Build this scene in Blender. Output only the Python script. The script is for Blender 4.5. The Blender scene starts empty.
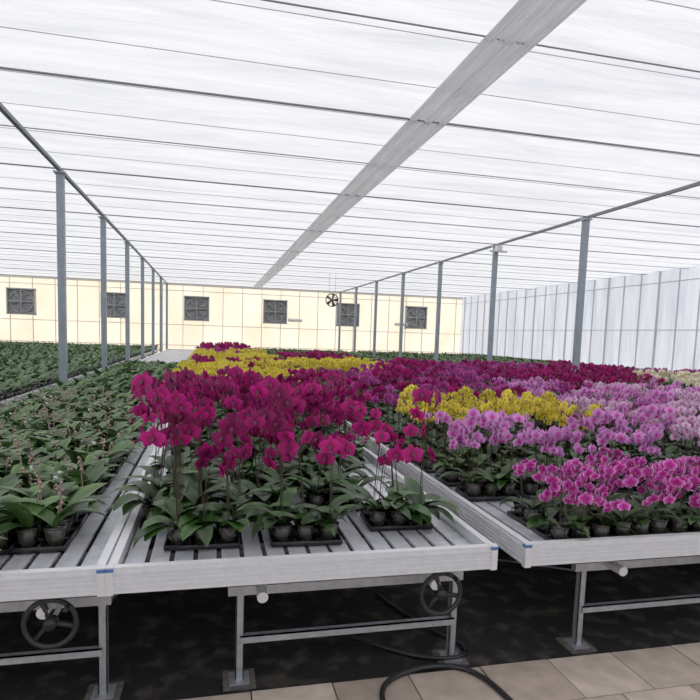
import bpy, math, random
from mathutils import Vector, Matrix
random.seed(7)
R = random.Random(23)
sc = bpy.context.scene
try:
    sc.view_settings.view_transform = 'Standard'
    sc.view_settings.look = 'None'
    sc.view_settings.gamma = 1.15
    sc.view_settings.exposure = .08
except Exception as e:
    print(e)

# ------------------------------------------------------------------ helpers
def srgb(r, g, b):
    def f(c):
        c /= 255.0
        return c / 12.92 if c <= .04045 else ((c + .055) / 1.055) ** 2.4
    return (f(r), f(g), f(b), 1)

class MB:
    def __init__(s):
        s.v = []; s.f = []; s.m = []; s.uv = []
    def face(s, idx, mat=0, uv=None):
        s.f.append(idx); s.m.append(mat)
        s.uv.append(uv if uv else [(0.5, 0.5)] * len(idx))
    def box(s, x0, x1, y0, y1, z0, z1, mat=0, rnd=.5):
        b = len(s.v)
        s.v += [(x0,y0,z0),(x1,y0,z0),(x1,y1,z0),(x0,y1,z0),(x0,y0,z1),(x1,y0,z1),(x1,y1,z1),(x0,y1,z1)]
        for q in ((0,3,2,1),(4,5,6,7),(0,1,5,4),(1,2,6,5),(2,3,7,6),(3,0,4,7)):
            s.face([b+i for i in q], mat, [(rnd, rnd)]*4)
    def tube(s, pts, r, n=6, mat=0, cap=True):
        pts = [Vector(p) for p in pts]
        b = len(s.v); rs = r if isinstance(r, (list, tuple)) else [r]*len(pts)
        for i, p in enumerate(pts):
            d = (pts[min(i+1, len(pts)-1)] - pts[max(i-1, 0)])
            if d.length < 1e-9: d = Vector((0,0,1))
            d.normalize()
            a = Vector((0,0,1)) if abs(d.z) < .9 else Vector((1,0,0))
            x = d.cross(a).normalized(); y = d.cross(x)
            for k in range(n):
                t = 2*math.pi*k/n
                q = p + (x*math.cos(t) + y*math.sin(t))*rs[i]
                s.v.append(tuple(q))
        for i in range(len(pts)-1):
            for k in range(n):
                k2 = (k+1) % n
                s.face([b+i*n+k, b+i*n+k2, b+(i+1)*n+k2, b+(i+1)*n+k], mat)
        if cap:
            s.face([b+k for k in range(n)][::-1], mat)
            s.face([b+(len(pts)-1)*n+k for k in range(n)], mat)
    def torus(s, c, R0, r, ax='Y', n=28, m=8, mat=0):
        b = len(s.v); c = Vector(c)
        for i in range(n):
            t = 2*math.pi*i/n
            for k in range(m):
                p = 2*math.pi*k/m
                rr = R0 + r*math.cos(p)
                if ax == 'Y': q = Vector((rr*math.cos(t), r*math.sin(p), rr*math.sin(t)))
                else: q = Vector((rr*math.cos(t), rr*math.sin(t), r*math.sin(p)))
                s.v.append(tuple(c+q))
        for i in range(n):
            for k in range(m):
                i2=(i+1)%n; k2=(k+1)%m
                s.face([b+i*m+k, b+i2*m+k, b+i2*m+k2, b+i*m+k2], mat)
    def grid(s, rows, mat, uvs):
        b = len(s.v); w = len(rows[0])
        for r in rows:
            for p in r: s.v.append(tuple(p))
        for i in range(len(rows)-1):
            for k in range(w-1):
                s.face([b+i*w+k, b+i*w+k+1, b+(i+1)*w+k+1, b+(i+1)*w+k], mat,
                       [uvs[i][k], uvs[i][k+1], uvs[i+1][k+1], uvs[i+1][k]])
    def mesh(s, name, mats, smooth=False):
        me = bpy.data.meshes.new(name)
        me.from_pydata(s.v, [], s.f)
        for m in mats: me.materials.append(m)
        me.polygons.foreach_set('material_index', s.m)
        if smooth: me.polygons.foreach_set('use_smooth', [True]*len(s.f))
        ul = me.uv_layers.new(name='UVMap')
        flat = []
        for u in s.uv:
            for a in u: flat += [a[0], a[1]]
        ul.data.foreach_set('uv', flat)
        me.update()
        return me
    def obj(s, name, mats, smooth=False, parent=None, loc=None):
        o = bpy.data.objects.new(name, s.mesh(name, mats, smooth))
        sc.collection.objects.link(o)
        if parent: o.parent = parent
        if loc: o.location = loc
        return o

def empty(name, loc=(0,0,0)):
    o = bpy.data.objects.new(name, None); o.location = loc
    o.empty_display_size = .2
    sc.collection.objects.link(o); return o

# ------------------------------------------------------------------ materials
def newmat(name):
    m = bpy.data.materials.new(name); m.use_nodes = True
    nt = m.node_tree; nt.nodes.clear()
    return m, nt, nt.nodes, nt.links

def principled(name, col, rough=.5, metal=0, noise=0, nscale=20, bump=0, spec=.5, pos=(.3,.7), hi=None):
    m, nt, N, L = newmat(name)
    o = N.new('ShaderNodeOutputMaterial'); p = N.new('ShaderNodeBsdfPrincipled')
    p.inputs['Base Color'].default_value = col
    p.inputs['Roughness'].default_value = rough
    p.inputs['Metallic'].default_value = metal
    p.inputs['Specular IOR Level'].default_value = spec
    if noise or bump:
        tc = N.new('ShaderNodeTexCoord'); n = N.new('ShaderNodeTexNoise')
        n.inputs['Scale'].default_value = nscale; n.inputs['Detail'].default_value = 7
        L.new(tc.outputs['Object'], n.inputs['Vector'])
        r = N.new('ShaderNodeValToRGB')
        a = [max(0, c*(1-noise)) for c in col[:3]]+[1]; b = [min(1, c*(1+noise)) for c in col[:3]]+[1]
        if hi: b = hi
        r.color_ramp.elements[0].position=pos[0]; r.color_ramp.elements[1].position=pos[1]
        r.color_ramp.elements[0].color = a; r.color_ramp.elements[1].color = b
        L.new(n.outputs['Fac'], r.inputs['Fac']); L.new(r.outputs['Color'], p.inputs['Base Color'])
        if bump:
            bp = N.new('ShaderNodeBump'); bp.inputs['Strength'].default_value = bump; bp.inputs['Distance'].default_value=.02
            L.new(n.outputs['Fac'], bp.inputs['Height']); L.new(bp.outputs['Normal'], p.inputs['Normal'])
    L.new(p.outputs[0], o.inputs[0])
    return m

def leafy(name, stops, transl=.25, rough=.5, vlo=.7, vhi=1.2, spec=.3):
    m, nt, N, L = newmat(name)
    o = N.new('ShaderNodeOutputMaterial'); p = N.new('ShaderNodeBsdfPrincipled')
    p.inputs['Roughness'].default_value = rough
    p.inputs['Specular IOR Level'].default_value = spec
    uv = N.new('ShaderNodeUVMap'); uv.uv_map = 'UVMap'
    sp = N.new('ShaderNodeSeparateXYZ'); L.new(uv.outputs[0], sp.inputs[0])
    r = N.new('ShaderNodeValToRGB')
    e = r.color_ramp.elements
    e[0].position = stops[0][0]; e[0].color = stops[0][1]
    e[1].position = stops[-1][0]; e[1].color = stops[-1][1]
    for s_ in stops[1:-1]:
        k = e.new(s_[0]); k.color = s_[1]
    L.new(sp.outputs['X'], r.inputs['Fac'])
    mr = N.new('ShaderNodeMapRange'); mr.inputs['To Min'].default_value = vlo; mr.inputs['To Max'].default_value = vhi
    L.new(sp.outputs['Y'], mr.inputs['Value'])
    hs = N.new('ShaderNodeHueSaturation')
    L.new(r.outputs['Color'], hs.inputs['Color']); L.new(mr.outputs[0], hs.inputs['Value'])
    L.new(hs.outputs[0], p.inputs['Base Color'])
    if transl > 0:
        t = N.new('ShaderNodeBsdfTranslucent'); L.new(hs.outputs[0], t.inputs['Color'])
        mx = N.new('ShaderNodeMixShader'); mx.inputs[0].default_value = transl
        L.new(p.outputs[0], mx.inputs[1]); L.new(t.outputs[0], mx.inputs[2]); L.new(mx.outputs[0], o.inputs[0])
    else:
        L.new(p.outputs[0], o.inputs[0])
    return m

def film(name, col, dark, transl=.8, scale=(1,1,1), nscale=2.0, bump=.3, lo=.3, hi=.62, dist=.8):
    m, nt, N, L = newmat(name)
    o = N.new('ShaderNodeOutputMaterial')
    tc = N.new('ShaderNodeTexCoord'); mp = N.new('ShaderNodeMapping'); mp.inputs['Scale'].default_value = scale
    n = N.new('ShaderNodeTexNoise'); n.inputs['Scale'].default_value = nscale; n.inputs['Detail'].default_value = 8
    n.inputs['Distortion'].default_value = dist; n.inputs['Roughness'].default_value = .6
    L.new(tc.outputs['Object'], mp.inputs[0]); L.new(mp.outputs[0], n.inputs['Vector'])
    r = N.new('ShaderNodeValToRGB'); r.color_ramp.elements[0].position=lo; r.color_ramp.elements[1].position=hi
    r.color_ramp.elements[0].color = dark; r.color_ramp.elements[1].color = col
    L.new(n.outputs['Fac'], r.inputs['Fac'])
    bp = N.new('ShaderNodeBump'); bp.inputs['Strength'].default_value = bump; bp.inputs['Distance'].default_value=.1
    L.new(n.outputs['Fac'], bp.inputs['Height'])
    t = N.new('ShaderNodeBsdfTranslucent'); d = N.new('ShaderNodeBsdfPrincipled')
    d.inputs['Roughness'].default_value=.35
    L.new(r.outputs[0], t.inputs['Color']); L.new(r.outputs[0], d.inputs['Base Color'])
    L.new(bp.outputs[0], t.inputs['Normal']); L.new(bp.outputs[0], d.inputs['Normal'])
    mx = N.new('ShaderNodeMixShader'); mx.inputs[0].default_value = transl
    L.new(d.outputs[0], mx.inputs[1]); L.new(t.outputs[0], mx.inputs[2]); L.new(mx.outputs[0], o.inputs[0])
    return m

M_alu = principled('aluminium', (.80,.81,.83,1), .42, .45, .05, 30)
M_slat = principled('slat_aluminium', (.66,.68,.72,1), .45, .45, .14, 14)
M_galv = principled('galvanised_steel', (.45,.47,.50,1), .45, .6, .15, 25)
M_post = principled('post_steel', (.27,.32,.37,1), .5, .2, .1, 5)
M_dark = principled('dark_frame', (.05,.052,.058,1), .6, .2)
M_wire = principled('ceiling_bar_grey', (.25,.26,.28,1), .6, .2)
M_wirel = principled('ceiling_wire_pale', (.45,.46,.49,1), .6)
M_black = principled('black_plastic', (.012,.012,.013,1), .4)
M_blue = principled('blue_plastic', (.05,.16,.42,1), .4)
M_tan = principled('raw_concrete', (.12,.11,.10,1), .9, 0, .35, 30, .3)
M_soil = principled('dark_soil', (.020,.019,.019,1), .9, 0, .6, 7, .6, pos=(.5,.78), hi=(.09,.075,.06,1))
M_pot = principled('clear_pot_bark', (.04,.038,.03,1), .2, 0, .5, 60)
M_fan = principled('fan_shutter', (.40,.40,.40,1), .5, .1)
M_fand = principled('fan_inside', (.23,.23,.235,1), .6, .1)
M_white = principled('white_plastic', (.8,.8,.8,1), .4)
M_tag = principled('plant_label', (.85,.83,.80,1), .5)
M_ceil = film('ceiling_film', (.835,.835,.86,1), (.69,.70,.74,1), .8, (.35,2.2,1), 1.5, .6, .32, .62, .5)
M_band = film('folded_screen', (.66,.65,.65,1), (.55,.55,.56,1), .7, (6,.2,1), 3, .5)
M_warm = film('end_wall_film', (.98,.93,.84,1), (.95,.86,.73,1), .85, (.5,1,.4), 1.2, .2)  # warm tint puts the glow of sun behind the wall into the colour
M_cool = film('side_wall_film', (.88,.885,.905,1), (.76,.77,.81,1), .85, (1,2.5,.25), 1.4, .2, .35, .6)
M_mull = principled('wall_mullion', (.70,.66,.59,1), .5)
M_mullc = principled('side_mullion', (.58,.59,.62,1), .5)

def paver_mat():
    m = leafy('paver_concrete', [(0,srgb(186,167,152)),(1,srgb(214,197,182))], 0, .85, .86, 1.05, .2)
    nt=m.node_tree; N=nt.nodes; L=nt.links
    p=[n for n in N if n.type=='BSDF_PRINCIPLED'][0]; hs=[n for n in N if n.type=='HUE_SAT'][0]
    tc=N.new('ShaderNodeTexCoord'); n=N.new('ShaderNodeTexNoise'); n.inputs['Scale'].default_value=9; n.inputs['Detail'].default_value=8
    L.new(tc.outputs['Object'], n.inputs['Vector'])
    mr=N.new('ShaderNodeMapRange'); mr.inputs['From Min'].default_value=.3; mr.inputs['From Max'].default_value=.7
    mr.inputs['To Min'].default_value=.74; mr.inputs['To Max'].default_value=1.06
    L.new(n.outputs['Fac'], mr.inputs['Value'])
    mx=N.new('ShaderNodeVectorMath'); mx.operation='SCALE'
    L.new(hs.outputs[0], mx.inputs[0]); L.new(mr.outputs[0], mx.inputs['Scale'])
    L.new(mx.outputs[0], p.inputs['Base Color'])
    return m
M_paver = paver_mat()

M_leaf = leafy('orchid_leaf', [(0,srgb(36,60,26)),(.5,srgb(50,84,34)),(1,srgb(72,106,46))], .08, .36, .45, 1.3, .5)
M_leafy = leafy('young_leaf', [(0,srgb(56,82,40)),(.5,srgb(74,106,54)),(1,srgb(112,138,86))], .1, .40, .5, 1.45, .5)
M_stem = principled('flower_stem', srgb(58,48,36), .6)
M_bud = principled('bud', srgb(165,140,130), .6)
PET = {
 'magenta': leafy('petal_magenta', [(0,srgb(90,0,50)),(.3,srgb(150,6,88)),(1,srgb(182,28,118))], .3, .6, .38, 1.35),
 'orchidpink': leafy('petal_pink_white_edge', [(0,srgb(140,10,100)),(.5,srgb(200,40,160)),(.8,srgb(218,96,190)),(1,srgb(252,232,247))], .3, .6, .65, 1.15),
 'lilac': leafy('petal_lilac', [(0,srgb(186,30,140)),(.3,srgb(218,104,204)),(1,srgb(240,180,235))], .3, .6, .65, 1.15),
 'pale': leafy('petal_pale_pink', [(0,srgb(205,70,155)),(.3,srgb(232,168,220)),(1,srgb(248,226,244))], .3, .6, .7, 1.1),
 'yellow': leafy('petal_yellow', [(0,srgb(190,90,30)),(.2,srgb(232,208,40)),(1,srgb(246,232,96))], .3, .6, .7, 1.1),
 'purple': leafy('petal_purple', [(0,srgb(110,6,80)),(.4,srgb(170,40,132)),(1,srgb(206,92,178))], .3, .6, .45, 1.25),
 'cream': leafy('petal_cream', [(0,srgb(220,190,90)),(.3,srgb(240,230,196)),(1,srgb(248,243,222))], .3, .6, .8, 1.1),
}
PET['magentalow'] = PET['magenta']
LIP = {k: principled('lip_'+k, c, .6) for k, c in {
 'magenta': srgb(90,0,50), 'orchidpink': srgb(150,10,90), 'lilac': srgb(190,20,120), 'pale': srgb(210,60,130),
 'yellow': srgb(200,110,50), 'purple': srgb(110,0,70), 'cream': srgb(220,170,60)}.items()}
LIP['magentalow'] = LIP['magenta']

# ------------------------------------------------------------------ plants
# material slots: 0 pot,1 leaf,2 stem,3 petal,4 lip,5 bud,6 black,7 tag
def leaf(mb, base, az, L, W, el, bend, rnd, n=6, mat=1):
    p = Vector(base); rows=[]; uvs=[]
    side0 = Vector((-math.sin(az), math.cos(az), 0))
    tw = R.uniform(-.3,.3)
    for i in range(n+1):
        t = i/n
        sh = max(.06, math.sin(math.pi*min(1,.10+.88*t**.95)))**.65
        d = Vector((math.cos(az)*math.cos(el), math.sin(az)*math.cos(el), math.sin(el)))
        nr = side0.cross(d); nr = -nr if nr.z < 0 and abs(el) < 1.5 else nr
        sd = (side0*math.cos(tw*t) + nr*math.sin(tw*t))
        hw = W/2*sh
        if i == n: hw *= .35
        rows.append([p - sd*hw + nr*hw*.28, p.copy(), p + sd*hw + nr*hw*.28])
        uvs.append([(min(1,t*.6+.35), rnd), (t*.3, rnd), (min(1,t*.6+.35), rnd)])
        p = p + d*(L/n); el -= bend/n
        if p.z < .006: p.z = .006 + .004*R.random(); el = max(el, 0)
    mb.grid(rows, mat, uvs)

def petal(mb, o, n, u, ang, L, W, cup, rnd, rows_n, off=0, powr=.75):
    s = u.cross(n)
    d = s*math.cos(ang) + u*math.sin(ang)
    e = n.cross(d)
    rows=[]; uvs=[]
    for i in range(rows_n+1):
        t = i/rows_n
        sh = max(.12, math.sin(math.pi*min(1, .06+.88*t**powr)))**.75
        if i == rows_n: sh = .35
        hw = W/2*sh
        c = o + d*(L*t) + n*(off + cup*L*math.sin(t*2.2) - .12*L*t*t)
        rows.append([c - e*hw - n*hw*.12, c + n*hw*.05, c + e*hw - n*hw*.12])
        ed = max(t, .85*min(1, t*3.0))
        uvs.append([(ed, rnd), (t*.92, rnd), (ed, rnd)])
    mb.grid(rows, 3, uvs)

def flower(mb, o, n, rad, lod):
    n = n.normalized()
    up = Vector((R.uniform(-.15,.15), R.uniform(-.15,.15), 1))
    u = (up - n*up.dot(n)).normalized()
    rnd = R.random(); k = 4 if lod == 0 else 2
    for a in (90, 222, 318):
        petal(mb, o, n, u, math.radians(a+R.uniform(-5,5)), rad*.98, rad*.66, .05, max(0,rnd-.15), k)
    for a in (8, 172):
        petal(mb, o, n, u, math.radians(a+R.uniform(-5,5)), rad*1.02, rad*1.12, .12, min(1,rnd+.12), k, rad*.05, .85)
    b = o + n*rad*.12
    s = u.cross(n)
    w = rad*.2
    i0 = len(mb.v)
    mb.v += [tuple(b+u*w), tuple(b-s*w+n*w*.8), tuple(b+s*w+n*w*.8), tuple(b-u*w*1.8+n*w*1.6)]
    mb.face([i0,i0+1,i0+2],4); mb.face([i0+1,i0+3,i0+2],4)

def bud(mb, c, r, mat=3):
    i0=len(mb.v); c=Vector(c)
    for q in ((0,0,1.3),(1,0,0),(0,1,0),(-1,0,0),(0,-1,0),(0,0,-1.3)):
        mb.v.append(tuple(c+Vector(q)*r))
    for k in range(4):
        a=i0+1+k; b=i0+1+(k+1)%4
        mb.face([i0,a,b],mat,[(.6,.3)]*3); mb.face([i0+5,b,a],mat,[(.6,.3)]*3)

KP = {
 'magenta': dict(h=(.44,.84), st=(0,0,1,1,1,2), fl=(4,6), r=.054, arch=(.08,.34), span=.52, leaf=1.15),
 'magentalow': dict(h=(.40,.62), st=(0,0,1,1,1,2), fl=(5,7), r=.045, arch=(.05,.18), span=.48, leaf=1.0),
 'purple': dict(h=(.36,.56), st=(0,0,1,1,2), fl=(5,7), r=.042, arch=(.05,.15), span=.45, leaf=1.0),
 'orchidpink': dict(h=(.23,.41), st=(1,1,2,2,3), fl=(5,8), r=.034, arch=(.04,.13), span=.58, leaf=.75),
 'lilac': dict(h=(.32,.54), st=(0,1,1,2), fl=(5,8), r=.042, arch=(.05,.18), span=.5, leaf=.9),
 'pale': dict(h=(.36,.52), st=(1,1,2), fl=(5,8), r=.040, arch=(.05,.15), span=.5, leaf=.9),
 'yellow': dict(h=(.42,.60), st=(1,1,2), fl=(5,8), r=.034, arch=(.04,.16), span=.5, leaf=.9),
 'cream': dict(h=(.42,.56), st=(1,1,2), fl=(6,8), r=.042, arch=(.05,.15), span=.45, leaf=.9),
}
def pot(mb, x, y, lod):
    n = 10 if lod == 0 else 5
    mb.tube([(x,y,.012),(x,y,.10)], [.038,.048], n, 0)
    if lod == 0: mb.torus((x,y,.10), .048, .004, 'Z', 12, 4, 0)

def plant(mb, x, y, kind, lod):
    pot(mb, x, y, lod)
    p = KP[kind]; sl = p['leaf']
    a0 = R.uniform(0, 6.28)
    for i in range(R.choice((4,5,6)) if lod == 0 else 4):
        az = a0 + math.pi*(i%2) + R.uniform(-.6,.6)
        leaf(mb, (x,y,.09), az, R.uniform(.16,.25)*sl, R.uniform(.062,.090)*sl, R.uniform(.35,1.1), R.uniform(1.0,2.0), R.random(), 6 if lod==0 else 3)
    for sidx in range(R.choice(p['st'])):
        H = R.uniform(*p['h']); az = -math.pi/2 + R.gauss(-.3, 1.1); arch = R.uniform(*p['arch'])
        lx, ly = R.uniform(-.11,.08), R.uniform(-.06,.06)
        def P(s):
            z = .10 + (H-.10)*math.sin(min(1.95, s*1.95))/1.0
            q = max(0, s-.4)/.6
            return Vector((x + lx*s + math.cos(az)*arch*q**1.5, y + ly*s + math.sin(az)*arch*q**1.5, z))
        nn = 8 if lod == 0 else 4
        mb.tube([P(i/nn) for i in range(nn+1)], .0028 if lod==0 else .0035, 4 if lod==0 else 3, 2, False)
        if lod == 0:
            mb.tube([(x+.008,y,.1),(x+lx*.55+.008,y+ly*.55,H*.8)], .0016, 3, 2, False)
        nf = R.randint(*p['fl'])
        for j in range(nf):
            s = 1 - p['span'] + p['span']*.93*(j+.3)/nf
            q = P(s)
            sd = 1 if j % 2 else -1
            fa = az + sd*R.uniform(.2,1.2)
            n = Vector((math.cos(fa), math.sin(fa), R.uniform(-.4,.35)))
            c = q + Vector((math.cos(az+sd*1.2), math.sin(az+sd*1.2), 0))*p['r']*R.uniform(.5,1.1) + n*.018 + Vector((0,0,-.008))
            if lod == 0: mb.tube([q, c], .0016, 3, 2, False)
            flower(mb, c, n, p['r']*R.uniform(.72,1.1), lod)
        if lod == 0:
            for j in range(2):
                bud(mb, P(.97+.03*j)+Vector((R.uniform(-.01,.01),R.uniform(-.01,.01),0)), .009)

def greenplant(mb, x, y, lod, fl=False):
    pot(mb, x, y, lod)
    a0 = R.uniform(.2,1.2) if R.random() < .75 else R.uniform(0,6.28)
    for i in range(6 if lod == 0 else 5):
        az = a0 + math.pi*(i%2) + R.uniform(-.4,.4)
        leaf(mb, (x,y,.10), az, R.uniform(.18,.27), R.uniform(.074,.10), R.uniform(.4,1.1), R.uniform(.5,1.5), R.random(), 6 if lod==0 else 3)
    if lod == 0:
        if R.random() < .75:
            H = R.uniform(.20,.30)
            dx,dy = R.uniform(-.05,.05), R.uniform(-.05,.05)
            mb.tube([(x,y,.1),(x+dx*.5,y+dy*.5,H*.7),(x+dx,y+dy,H)], .0035, 4, 5, False)
            for j in range(3): bud(mb, (x+dx+R.uniform(-.012,.012), y+dy+R.uniform(-.012,.012), H-.02*j), .009, 5)
        if R.random() < .15:
            tx,ty = x+R.uniform(-.04,.04), y-.04
            mb.box(tx-.011,tx+.011,ty-.001,ty+.001,.09,.20,7)
        if fl and R.random()<.45:
            for j in range(5):
                az=R.uniform(-3.0,.0)
                flower(mb, Vector((x+R.uniform(-.05,.05), y+R.uniform(-.05,.02), .20+R.uniform(0,.10))),
                       Vector((math.cos(az),math.sin(az),.7)), .022, 0)

def tray(mb, w, d):
    mb.box(-w/2,w/2,-d/2,d/2,.004,.010,6)
    for a in (-1,1):
        mb.box(-w/2,w/2, a*d/2-.004,a*d/2+.004,.010,.030,6)
        mb.box(a*w/2-.004,a*w/2+.004,-d/2,d/2,.010,.030,6)
    for i in range(1,3):
        xx=-w/2+w*i/3; mb.box(xx-.003,xx+.003,-d/2,d/2,.010,.03,6)
    mb.box(-w/2,w/2,-.003,.003,.010,.03,6)

def mats_for(kind):
    if kind == 'green' or kind == 'greenfl':
        return [M_pot, M_leafy, M_stem, PET['pale'] if kind=='green' else PET['orchidpink'], LIP['yellow'], M_bud, M_black, M_tag]
    return [M_pot, M_leaf, M_stem, PET[kind], LIP[kind], M_bud, M_black, M_tag]

CACHE = {}
def variants(kind, lod):
    key = (kind, lod)
    if key in CACHE: return CACHE[key]
    out = []
    for v in range((9 if kind=='magenta' else 6) if lod == 0 else 3):
        mb = MB()
        if lod == 0:
            tray(mb, .35, .25)
            for ix in range(3):
                for iy in range(2):
                    x = (ix-1)*.12; y = (iy-.5)*.12
                    if kind.startswith('green'): greenplant(mb, x, y, 0, kind=='greenfl')
                    else: plant(mb, x, y, kind, 0)
        else:
            for ix in range(5):
                for iy in range(5):
                    x = (ix-2)*.17+R.uniform(-.02,.02); y = (iy-2)*.18+R.uniform(-.02,.02)
                    if kind.startswith('green'): greenplant(mb, x, y, 1)
                    else: plant(mb, x, y, kind, 1)
        out.append(mb.mesh('%s_tray_%d_%d' % (kind, lod, v), mats_for(kind), True))
    CACHE[key] = out
    return out

NAMES = {'magenta':'magenta_orchids','magentalow':'magenta_orchids','purple':'purple_orchids','orchidpink':'pink_white_edged_orchids','lilac':'lilac_orchids',
         'pale':'pale_pink_orchids','yellow':'yellow_orchids','cream':'cream_orchids','green':'young_orchid_plants','greenfl':'young_orchid_plants'}
SZ = .70
def bed(kind, x0, x1, y0, y1, lod=None, pts=None, px=None, py=None):
    kinds = kind if isinstance(kind, tuple) else (kind,)
    kind = kinds[0]
    if lod is None: lod = 0 if y0 < 6.5 else 1
    px = px or (.40 if lod == 0 else .86); py = py or (.33 if lod == 0 else .88)
    E = empty(NAMES[kind], ((x0+x1)/2, (y0+y1)/2, SZ))
    if pts is None:
        nx = max(1, round((x1-x0)/px)); ny = max(1, round((y1-y0)/py))
        pts = [(x0+(x1-x0)*(i+.5)/nx, y0+(y1-y0)*(j+.5)/ny) for j in range(ny) for i in range(nx)]
    last = None
    for k, (x, y) in enumerate(pts):
        vs = variants(R.choice(kinds), lod)
        m = R.choice([q for q in vs if q is not last]); last = m
        o = bpy.data.objects.new('tray_%d' % (k+1), m)
        sc.collection.objects.link(o)
        o.parent = E
        j = .012 if lod == 0 else 0
        o.location = (x-E.location.x + R.uniform(-j,j), y-E.location.y + R.uniform(-j,j), 0)
        o.rotation_euler = (0,0,R.uniform(-.06,.06) + (math.pi if kind.startswith('green') and R.random()<.5 else 0))
        s = R.uniform(.92,1.08); o.scale = (1,1,s)
    return E

# ------------------------------------------------------------------ benches
BW = 1.757; Y0 = 2.483
def bench(x0, y1=31.5, wheel=True):
    E = empty('rolling_bench', (x0, Y0, 0))
    Ln = y1 - Y0
    mb = MB()
    t = .028
    def rail(a0,a1,b0,b1, axis, out):
        mb.box(a0,a1,b0,b1,.645,.755,0)
        mb.box(a0-(0 if axis=='x' else .004), a1+(0 if axis=='x' else .004), b0-(.004 if axis=='x' else 0), b1+(.004 if axis=='x' else 0), .748,.760,0)
        for z in (.648,.670,.692,.714,.732):
            if axis == 'x':
                yy = b0 if out < 0 else b1
                mb.box(a0,a1, yy-.008, yy+.008, z, z+.009, 0)
            else:
                xx = a0 if out < 0 else a1
                mb.box(xx-.008, xx+.008, b0,b1, z, z+.009, 0)
    rail(0,BW,0,t,'x',-1); rail(0,BW,Ln-t,Ln,'x',1)
    rail(0,t,t,Ln-t,'y',-1); rail(BW-t,BW,t,Ln-t,'y',1)
    mb.obj('rim', [M_alu], parent=E)
    mb = MB()
    for cx in (0,BW):
        for cy in (0,Ln):
            s = .022
            xa,xb = (cx-.010,cx+s) if cx==0 else (cx-s,cx+.010)
            ya,yb = (cy-.010,cy+s) if cy==0 else (cy-s,cy+.010)
            mb.box(xa,xb,ya,yb,.642,.764,0)
            mb.box(xa-.001,xb+.001,ya-.001,yb+.001,.742,.757,1)
    mb.obj('corner_caps', [M_alu, M_blue], parent=E)
    mb = MB(); n = 16; w = (BW-2*t)/n
    for i in range(n):
        a = t + i*w + .012; b = t + (i+1)*w - .012
        mb.box(a, b, t, Ln-t, .688, .698, 0, (i*37%10)/10)
        mb.box(a, a+.008, t, Ln-t, .698, .701, 0); mb.box(b-.008, b, t, Ln-t, .698, .701, 0)
    y = .3
    while y < Ln-.2:
        mb.box(t, BW-t, y, y+.05, .640, .688, 1); y += .75
    mb.obj('slats', [M_slat, M_dark], parent=E)
    mb = MB(); y = .32
    while y < Ln-.2:
        for lx in (.56,1.70):
            mb.box(lx-.02,lx+.02,y-.015,y-.009,0.02,.50,0); mb.box(lx-.02,lx-.015,y-.015,y+.025,0.02,.50,0); mb.box(lx+.015,lx+.02,y-.015,y+.025,0.02,.50,0)
            mb.box(lx-.05,lx+.05,y-.05,y+.06,.012,.02,0)
            mb.box(lx-.08,lx+.08,y-.07,y+.09,0,.012,1)
        mb.box(.50,1.74,y-.02,y+.02,.46,.505,0)
        mb.box(.56,1.70,y-.028,y-.016,.215,.250,0); mb.box(.56,1.70,y-.028,y+.010,.245,.250,0)
        if y+2.6 < Ln:
            for lx in (.56,1.70):
                mb.tube([(lx,y,.45),(lx,y+1.3,.03)],.006,5,0)
        y += 2.6
    for lx in (.65,1.50):
        mb.tube([(lx,.1,.535),(lx,Ln-.15,.535)],.026,14,2)
    y = .5
    while y < Ln-.2:
        mb.box(.02,BW-.02,y-.02,y+.02,.565,.64,0); y += 1.3
    mb.obj('support_frame', [M_galv, M_tan, M_alu], parent=E)
    if wheel:
        mb = MB()
        c = (1.53,.10,.49)
        mb.torus(c,.103,.012,'Y',36,8,0)
        mb.tube([(c[0],c[1]-.022,c[2]),(c[0],c[1]+.03,c[2])],.026,14,0)
        for k in range(3):
            a = math.radians(90+120*k+18)
            mb.tube([(c[0],c[1],c[2]),(c[0]+.05*math.cos(a),c[1]+.008,c[2]+.05*math.sin(a)),(c[0]+.1*math.cos(a),c[1],c[2]+.1*math.sin(a))],[.014,.012,.012],6,0)
        mb.tube([(c[0]+.07,c[1]-.01,c[2]+.075),(c[0]+.07,c[1]-.05,c[2]+.075)],.011,8,0)
        mb.tube([(c[0],c[1]+.02,c[2]),(c[0],1.6,c[2])],.012,8,1)
        mb.obj('handwheel', [M_black, M_galv], True, parent=E)
    return E

XS = [-11.8,-9.94,-8.08,-6.22,-4.36,-2.187,-.411,1.516,3.376,5.236,7.6,9.46,11.32,13.18]
for x in XS: bench(x)

# ---- plants on benches
bed('greenfl', -2.0, -.62, 2.58, 2.88, 0, pts=[(-1.94,2.65),(-1.56,2.65),(-1.17,2.65)])
bed('green', -2.1, -.66, 2.82, 8.0, 0, px=.36, py=.28)
bed('green', -2.1, -.60, 8.0, 16.0, 1)
# middle bench
bed('magenta', -.2, 1.2, 2.65, 3.05, 0, pts=[(-.04,2.90),(.47,2.88),(1.02,3.04)])
bed('magenta', -.3, 1.05, 3.15, 4.4, 0, pts=[(-.19,3.26),(.28,3.30),(.74,3.42),(-.18,3.62),(.30,3.70),(.74,3.82),(-.12,4.05),(.34,4.1),(.78,4.22)])
bed('magentalow', -.33, 1.28, 4.5, 7.0, 0, px=.46, py=.42)
bed('yellow', -.33, 1.28, 7.0, 9.9)
bed('magentalow', -.33, 1.28, 9.9, 11.3, 1)
bed('yellow', -.33, 1.28, 11.3, 15.4)
bed('purple', -.33, 1.28, 15.4, 18)
bed('magentalow', -.33, 1.28, 18, 25)
bed('green', -.33, 1.28, 25, 31)
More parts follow.
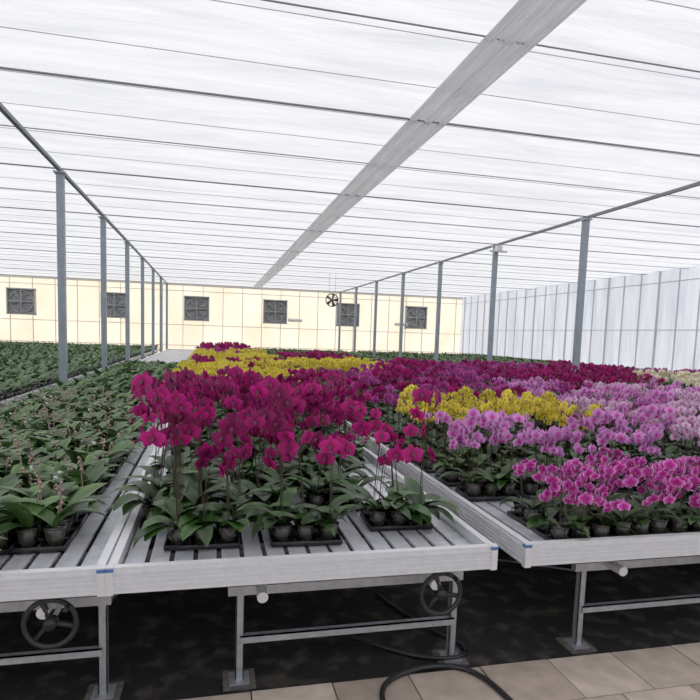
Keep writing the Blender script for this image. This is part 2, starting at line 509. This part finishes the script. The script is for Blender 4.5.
# right bench
bed('orchidpink', 1.72, 3.22, 2.53, 3.11, 0, px=.38, py=.29)
bed('lilac', 1.62, 3.22, 3.34, 4.06, 0, px=.42, py=.36)
bed('yellow', 1.60, 3.22, 4.12, 5.2, 0)
bed(('purple','purple','magentalow'), 1.60, 3.22, 5.3, 7.6, 0, px=.42, py=.38)
bed(('magentalow','purple'), 1.60, 3.22, 7.6, 9.6, 1)
bed('yellow', 1.60, 3.22, 9.6, 12.4)
bed('magentalow', 1.60, 3.22, 12.4, 15)
bed('green', 1.60, 3.22, 15, 31)
bed('pale', 3.46, 5.05, 2.6, 3.9, 0)
bed(('lilac','pale'), 3.46, 5.05, 3.9, 5.2, 0)
bed(('lilac','orchidpink'), 3.46, 5.05, 5.2, 6.6, 0, px=.42, py=.36)
bed(('purple','purple','lilac'), 3.46, 5.05, 6.6, 8.2, 0, px=.42, py=.38)
bed(('magentalow','purple'), 3.46, 5.05, 8.2, 12.5)
bed('green', 3.46, 5.05, 12.5, 31)
bed('pale', 5.3, 6.9, 3.4, 6.0, 0)
bed(('lilac','pale'), 5.3, 6.9, 6.0, 7.6, 1)
bed('magentalow', 5.3, 6.9, 7.6, 9.6)
bed(('purple','magentalow'), 5.3, 6.9, 9.6, 13)
bed('green', 5.3, 6.9, 13, 31)
bed('cream', 7.7, 9.3, 6.5, 9.5)
bed(('purple','magentalow'), 7.7, 9.3, 9.5, 13.5)
bed('green', 7.7, 9.3, 13.5, 31)
bed('purple', 9.55, 11.1, 7.8, 11)
bed('green', 9.55, 11.1, 11, 31)
bed('green', 11.4, 13.0, 9, 31)
bed('green', 13.25, 14.85, 9, 31)
for x in (-4.36,-6.22,-8.08,-9.94,-11.8):
    bed('green', x+.08, x+1.68, 4 if x > -5 else 6.5, 31, 1)

# ------------------------------------------------------------------ room shell
XL, XR, YF, YB, ZC = -12.6, 15.3, 34.3, -4.0, 4.35
mb = MB(); mb.box(XL,XR,YB,YF,-.05,0,0); mb.obj('floor',[M_soil])
mb = MB()
y = 2.68; row = 0
while y > YB+.4:
    x = XL + (.2 if row % 2 else 0)
    while x < XR-.4:
        g=.004
        mb.box(x+g, x+.4-g, y-.35+g, y-g, 0, .022+R.uniform(-.002,.002), 0, R.random()); x += .4
    y -= .35; row += 1
mb.obj('paved_walkway',[M_paver])
mb = MB()
rows=[]; uvs=[]
ny = int((YF-YB)/.24)
nx = 40
for j in range(ny+1):
    yy = YB+(YF-YB)*j/ny
    rows.append([Vector((XL+(XR-XL)*i/nx, yy, ZC + .015*math.sin(i*1.7+j*.4) + .03*abs(math.sin(math.pi*j/4)))) for i in range(nx+1)])
    uvs.append([(0,0)]*(nx+1))
mb.grid(rows,0,uvs); mb.obj('ceiling',[M_ceil],True)
def wallY(name, y, mat, mm):
    mb = MB(); mb.box(XL,XR,y,y+.04 if y>0 else y-.04,0,ZC+.08,0); mb.obj(name,[mat])
    mb = MB(); s = -1 if y>0 else 1
    x = XL
    while x <= XR:
        mb.box(x-.018,x+.018,y+s*.05,y+s*.002,0,ZC,0); x += 1.1
    for z in (.9,2.05,3.95):
        mb.box(XL,XR,y+s*.06,y+s*.002,z-.018,z+.018,0)
    mb.box(XL,XR,y+s*.08,y+s*.002,ZC-.12,ZC,0)
    mb.obj('trim_'+name,[mm])
wallY('wall_far', YF, M_warm, M_mull)
wallY('wall_back', YB, M_cool, M_mullc)
def wallX(name, x, mat, mm):
    s = -1 if x>0 else 1
    mb = MB(); mb.box(min(x,x-s*.04),max(x,x-s*.04),YB,YF,0,ZC+.08,0); mb.obj(name,[mat])
    mb = MB(); y = YB; k=0
    while y <= YF:
        hw = .035 if k%3==0 else .014
        a,b = sorted((x+s*.05,x+s*.002)); mb.box(a,b,y-hw,y+hw,0,ZC,0); y += .9; k+=1
    for z in (.9,2.3,3.95):
        a,b = sorted((x+s*.06,x+s*.002)); mb.box(a,b,YB,YF,z-.014,z+.014,0)
    mb.obj('trim_'+name,[mm])
wallX('wall_right', XR, M_cool, M_mullc)
wallX('wall_left', XL, M_cool, M_mullc)

PY = [10.6+3.85*n for n in range(-3,7)]
PY = [p for p in PY if p < YF-.3]
for rx in (-12.25,-2.43,7.33):
    for py in PY:
        mb = MB()
        h=.055
        mb.box(rx-h,rx+h,py-h,py+h,.04,ZC-.10,0)
        mb.box(rx-.14,rx+.14,py-.14,py+.14,0.025 if py < 2.8 else 0,.04,1)
        mb.box(rx-.09,rx+.09,py-.09,py+.09,ZC-.13,ZC-.10,1)
        mb.obj('greenhouse_post',[M_post,M_galv])
for rx in (-2.43,7.33,-12.25):
    mb = MB(); mb.box(rx-.03,rx+.03,YB,YF,ZC-.10,ZC-.05,0); mb.obj('roof_beam',[M_wire])
for p in PY:
    mb = MB()
    mb.tube([(XL,p,ZC-.05),(XR,p,ZC-.05)],.013,6,0)
    mb.obj('ceiling_crossbar',[M_wire])
    mb = MB()
    mb.tube([(XL,p+1.9,ZC-.04),(XR,p+1.9,ZC-.04)],.008,5,0)
    mb.obj('ceiling_crossbar',[M_wire])
mb = MB(); y = YB+.3
while y < YF:
    mb.tube([(XL,y,ZC-.03),(XR,y,ZC-.03)],.004,4,0,False); y += .96
mb.obj('screen_support_wires',[M_wirel])
mb = MB(); rows=[]; uvs=[]; bx=2.46
for j in range(2):
    yy = (YB,YF)[j]
    rows.append([Vector((bx-.24+.48*i/16, yy, ZC-.05-(.02 if i%2 else 0)-.015*math.sin(i))) for i in range(17)])
    uvs.append([(0,0)]*17)
mb.grid(rows,0,uvs); mb.obj('folded_shade_screen',[M_band])

for fx in (-9.8,-5.2,-.85,3.56,7.9,12.2):
    E = empty('exhaust_fan',(fx,YF-.1,2.98))
    mb = MB(); h=.69
    mb.box(-h,h,-.22,.02,h-.06,h,0); mb.box(-h,h,-.22,.02,-h,-h+.06,0)
    mb.box(-h,-h+.06,-.22,.02,-h,h,0); mb.box(h-.06,h,-.22,.02,-h,h,0)
    mb.obj('housing',[M_fan],parent=E)
    mb = MB()
    mb.box(-h+.05,h-.05,.0,.02,-h+.05,h-.05,1)
    for k in range(12):
        z = -.6+k*.105; b=len(mb.v)
        mb.v += [(-.63,-.04,z),(.63,-.04,z),(.63,-.01,z+.075),(-.63,-.01,z+.075)]
        mb.face([b,b+1,b+2,b+3],0)
    mb.torus((0,-.1,0),.58,.03,'Y',28,6,0)
    for k in range(6):
        a=k*math.pi/3; b=len(mb.v)
        ca,sa=math.cos(a),math.sin(a)
        mb.v += [(ca*.1-sa*.05,-.12,sa*.1+ca*.05),(ca*.54-sa*.14,-.14,sa*.54+ca*.14),(ca*.54+sa*.08,-.08,sa*.54-ca*.08),(ca*.1+sa*.05,-.09,sa*.1-ca*.05)]
        mb.face([b,b+1,b+2,b+3],1)
    mb.tube([(0,-.2,0),(0,-.02,0)],.11,12,1)
    mb.box(-h+.04,h-.04,-.21,-.19,-.02,.02,0); mb.box(-.02,.02,-.21,-.19,-h+.04,h-.04,0)
    mb.obj('blades_and_shutter',[M_fan,M_fand],parent=E)
for lx in (4.75,11.3):
    mb = MB()
    mb.tube([(lx-.4,YF-.14,2.55),(lx+.4,YF-.14,2.55)],.10,10,0); mb.box(lx-.42,lx+.42,YF-.1,YF-.06,2.45,2.65,0)
    mb.obj('wall_lamp',[M_white])
def circ(x,y,z):
    E = empty('circulation_fan',(x,y,z))
    mb = MB()
    mb.torus((0,0,0),.26,.022,'Y',28,6,0)
    mb.torus((0,-.08,0),.15,.006,'Y',24,4,0)
    for k in range(5):
        a=k*math.pi*2/5; ca,sa=math.cos(a),math.sin(a); b=len(mb.v)
        mb.v += [(ca*.05-sa*.03,-.03,sa*.05+ca*.03),(ca*.24-sa*.08,-.05,sa*.24+ca*.08),(ca*.24+sa*.05,.03,sa*.24-ca*.05),(ca*.05+sa*.03,.02,sa*.05-ca*.03)]
        mb.face([b,b+1,b+2,b+3],0)
    for k in range(8):
        a=k*math.pi/4; mb.tube([(0,-.1,0),(.26*math.cos(a),-.03,.26*math.sin(a))],.004,4,0)
    mb.tube([(0,-.1,0),(0,.15,0)],.06,10,0)
    mb.tube([(-.13,0,.22),(-.13,0,ZC-.05-z)],.006,5,0); mb.tube([(.13,0,.22),(.13,0,ZC-.05-z)],.006,5,0)
    mb.obj('fan_body',[M_dark],parent=E)
circ(4.86,24,3.2)
mb = MB()
mb.box(7.26,7.40,14.2,14.36,ZC-.24,ZC-.12,0); mb.box(7.1,7.56,14.22,14.34,ZC-.28,ZC-.24,0)
mb.obj('ceiling_lamp',[M_white])

def hose(pts, r=.014, name='garden_hose'):
    cu = bpy.data.curves.new(name,'CURVE'); cu.dimensions='3D'; cu.bevel_depth=r; cu.bevel_resolution=3
    sp = cu.splines.new('NURBS'); sp.points.add(len(pts)-1)
    for i,(x,y,z) in enumerate(pts): sp.points[i].co=(x,y,z,1)
    sp.use_endpoint_u=True; sp.order_u=4
    o = bpy.data.objects.new(name,cu); cu.materials.append(M_black); sc.collection.objects.link(o)
hose([(.78,1.9,.037),(.8,2.3,.037),(.78,2.52,.037),(.9,2.66,.037),(1.15,2.72,.037),(1.32,2.66,.037),(1.40,2.5,.037),(1.42,2.2,.037),(1.5,1.6,.037)])
hose([(1.1,3.6,.02),(1.25,3.1,.02),(1.45,2.9,.02),(1.35,2.75,.03),(1.15,2.80,.02),(1.0,2.9,.02),(.8,3.1,.02)], .012)

# ------------------------------------------------------------------ light
w = bpy.data.worlds.new('sky'); sc.world = w; w.use_nodes=True
bg = w.node_tree.nodes['Background']; bg.inputs[0].default_value=(.94,.96,1,1); bg.inputs[1].default_value=1.05
sd = bpy.data.lights.new('sun','SUN'); sd.energy=1.8; sd.color=(1,.93,.83); sd.angle=.05
so = bpy.data.objects.new('sun',sd); sc.collection.objects.link(so)
d = Vector((-.25,-.82,-.57)); so.rotation_euler = d.to_track_quat('-Z','Y').to_euler(); so.location=(0,20,20)

# ------------------------------------------------------------------ camera
cam = bpy.data.cameras.new('camera'); co = bpy.data.objects.new('camera',cam); sc.collection.objects.link(co); sc.camera=co
cam.sensor_width=36; cam.lens=580/700*36; cam.shift_y=.06; cam.clip_end=200; cam.clip_start=.05
yaw=math.radians(13.5); pit=math.radians(5.55); roll=.033
fw=Vector((math.sin(yaw)*math.cos(pit), math.cos(yaw)*math.cos(pit), -math.sin(pit)))
rt=Vector((math.cos(yaw),-math.sin(yaw),0)); up=rt.cross(fw)
r2=rt*math.cos(roll)+up*math.sin(roll); u2=up*math.cos(roll)-rt*math.sin(roll)
co.matrix_world=Matrix(((r2.x,u2.x,-fw.x,0),(r2.y,u2.y,-fw.y,0),(r2.z,u2.z,-fw.z,1.75),(0,0,0,1)))
print('objects', len(bpy.data.objects))
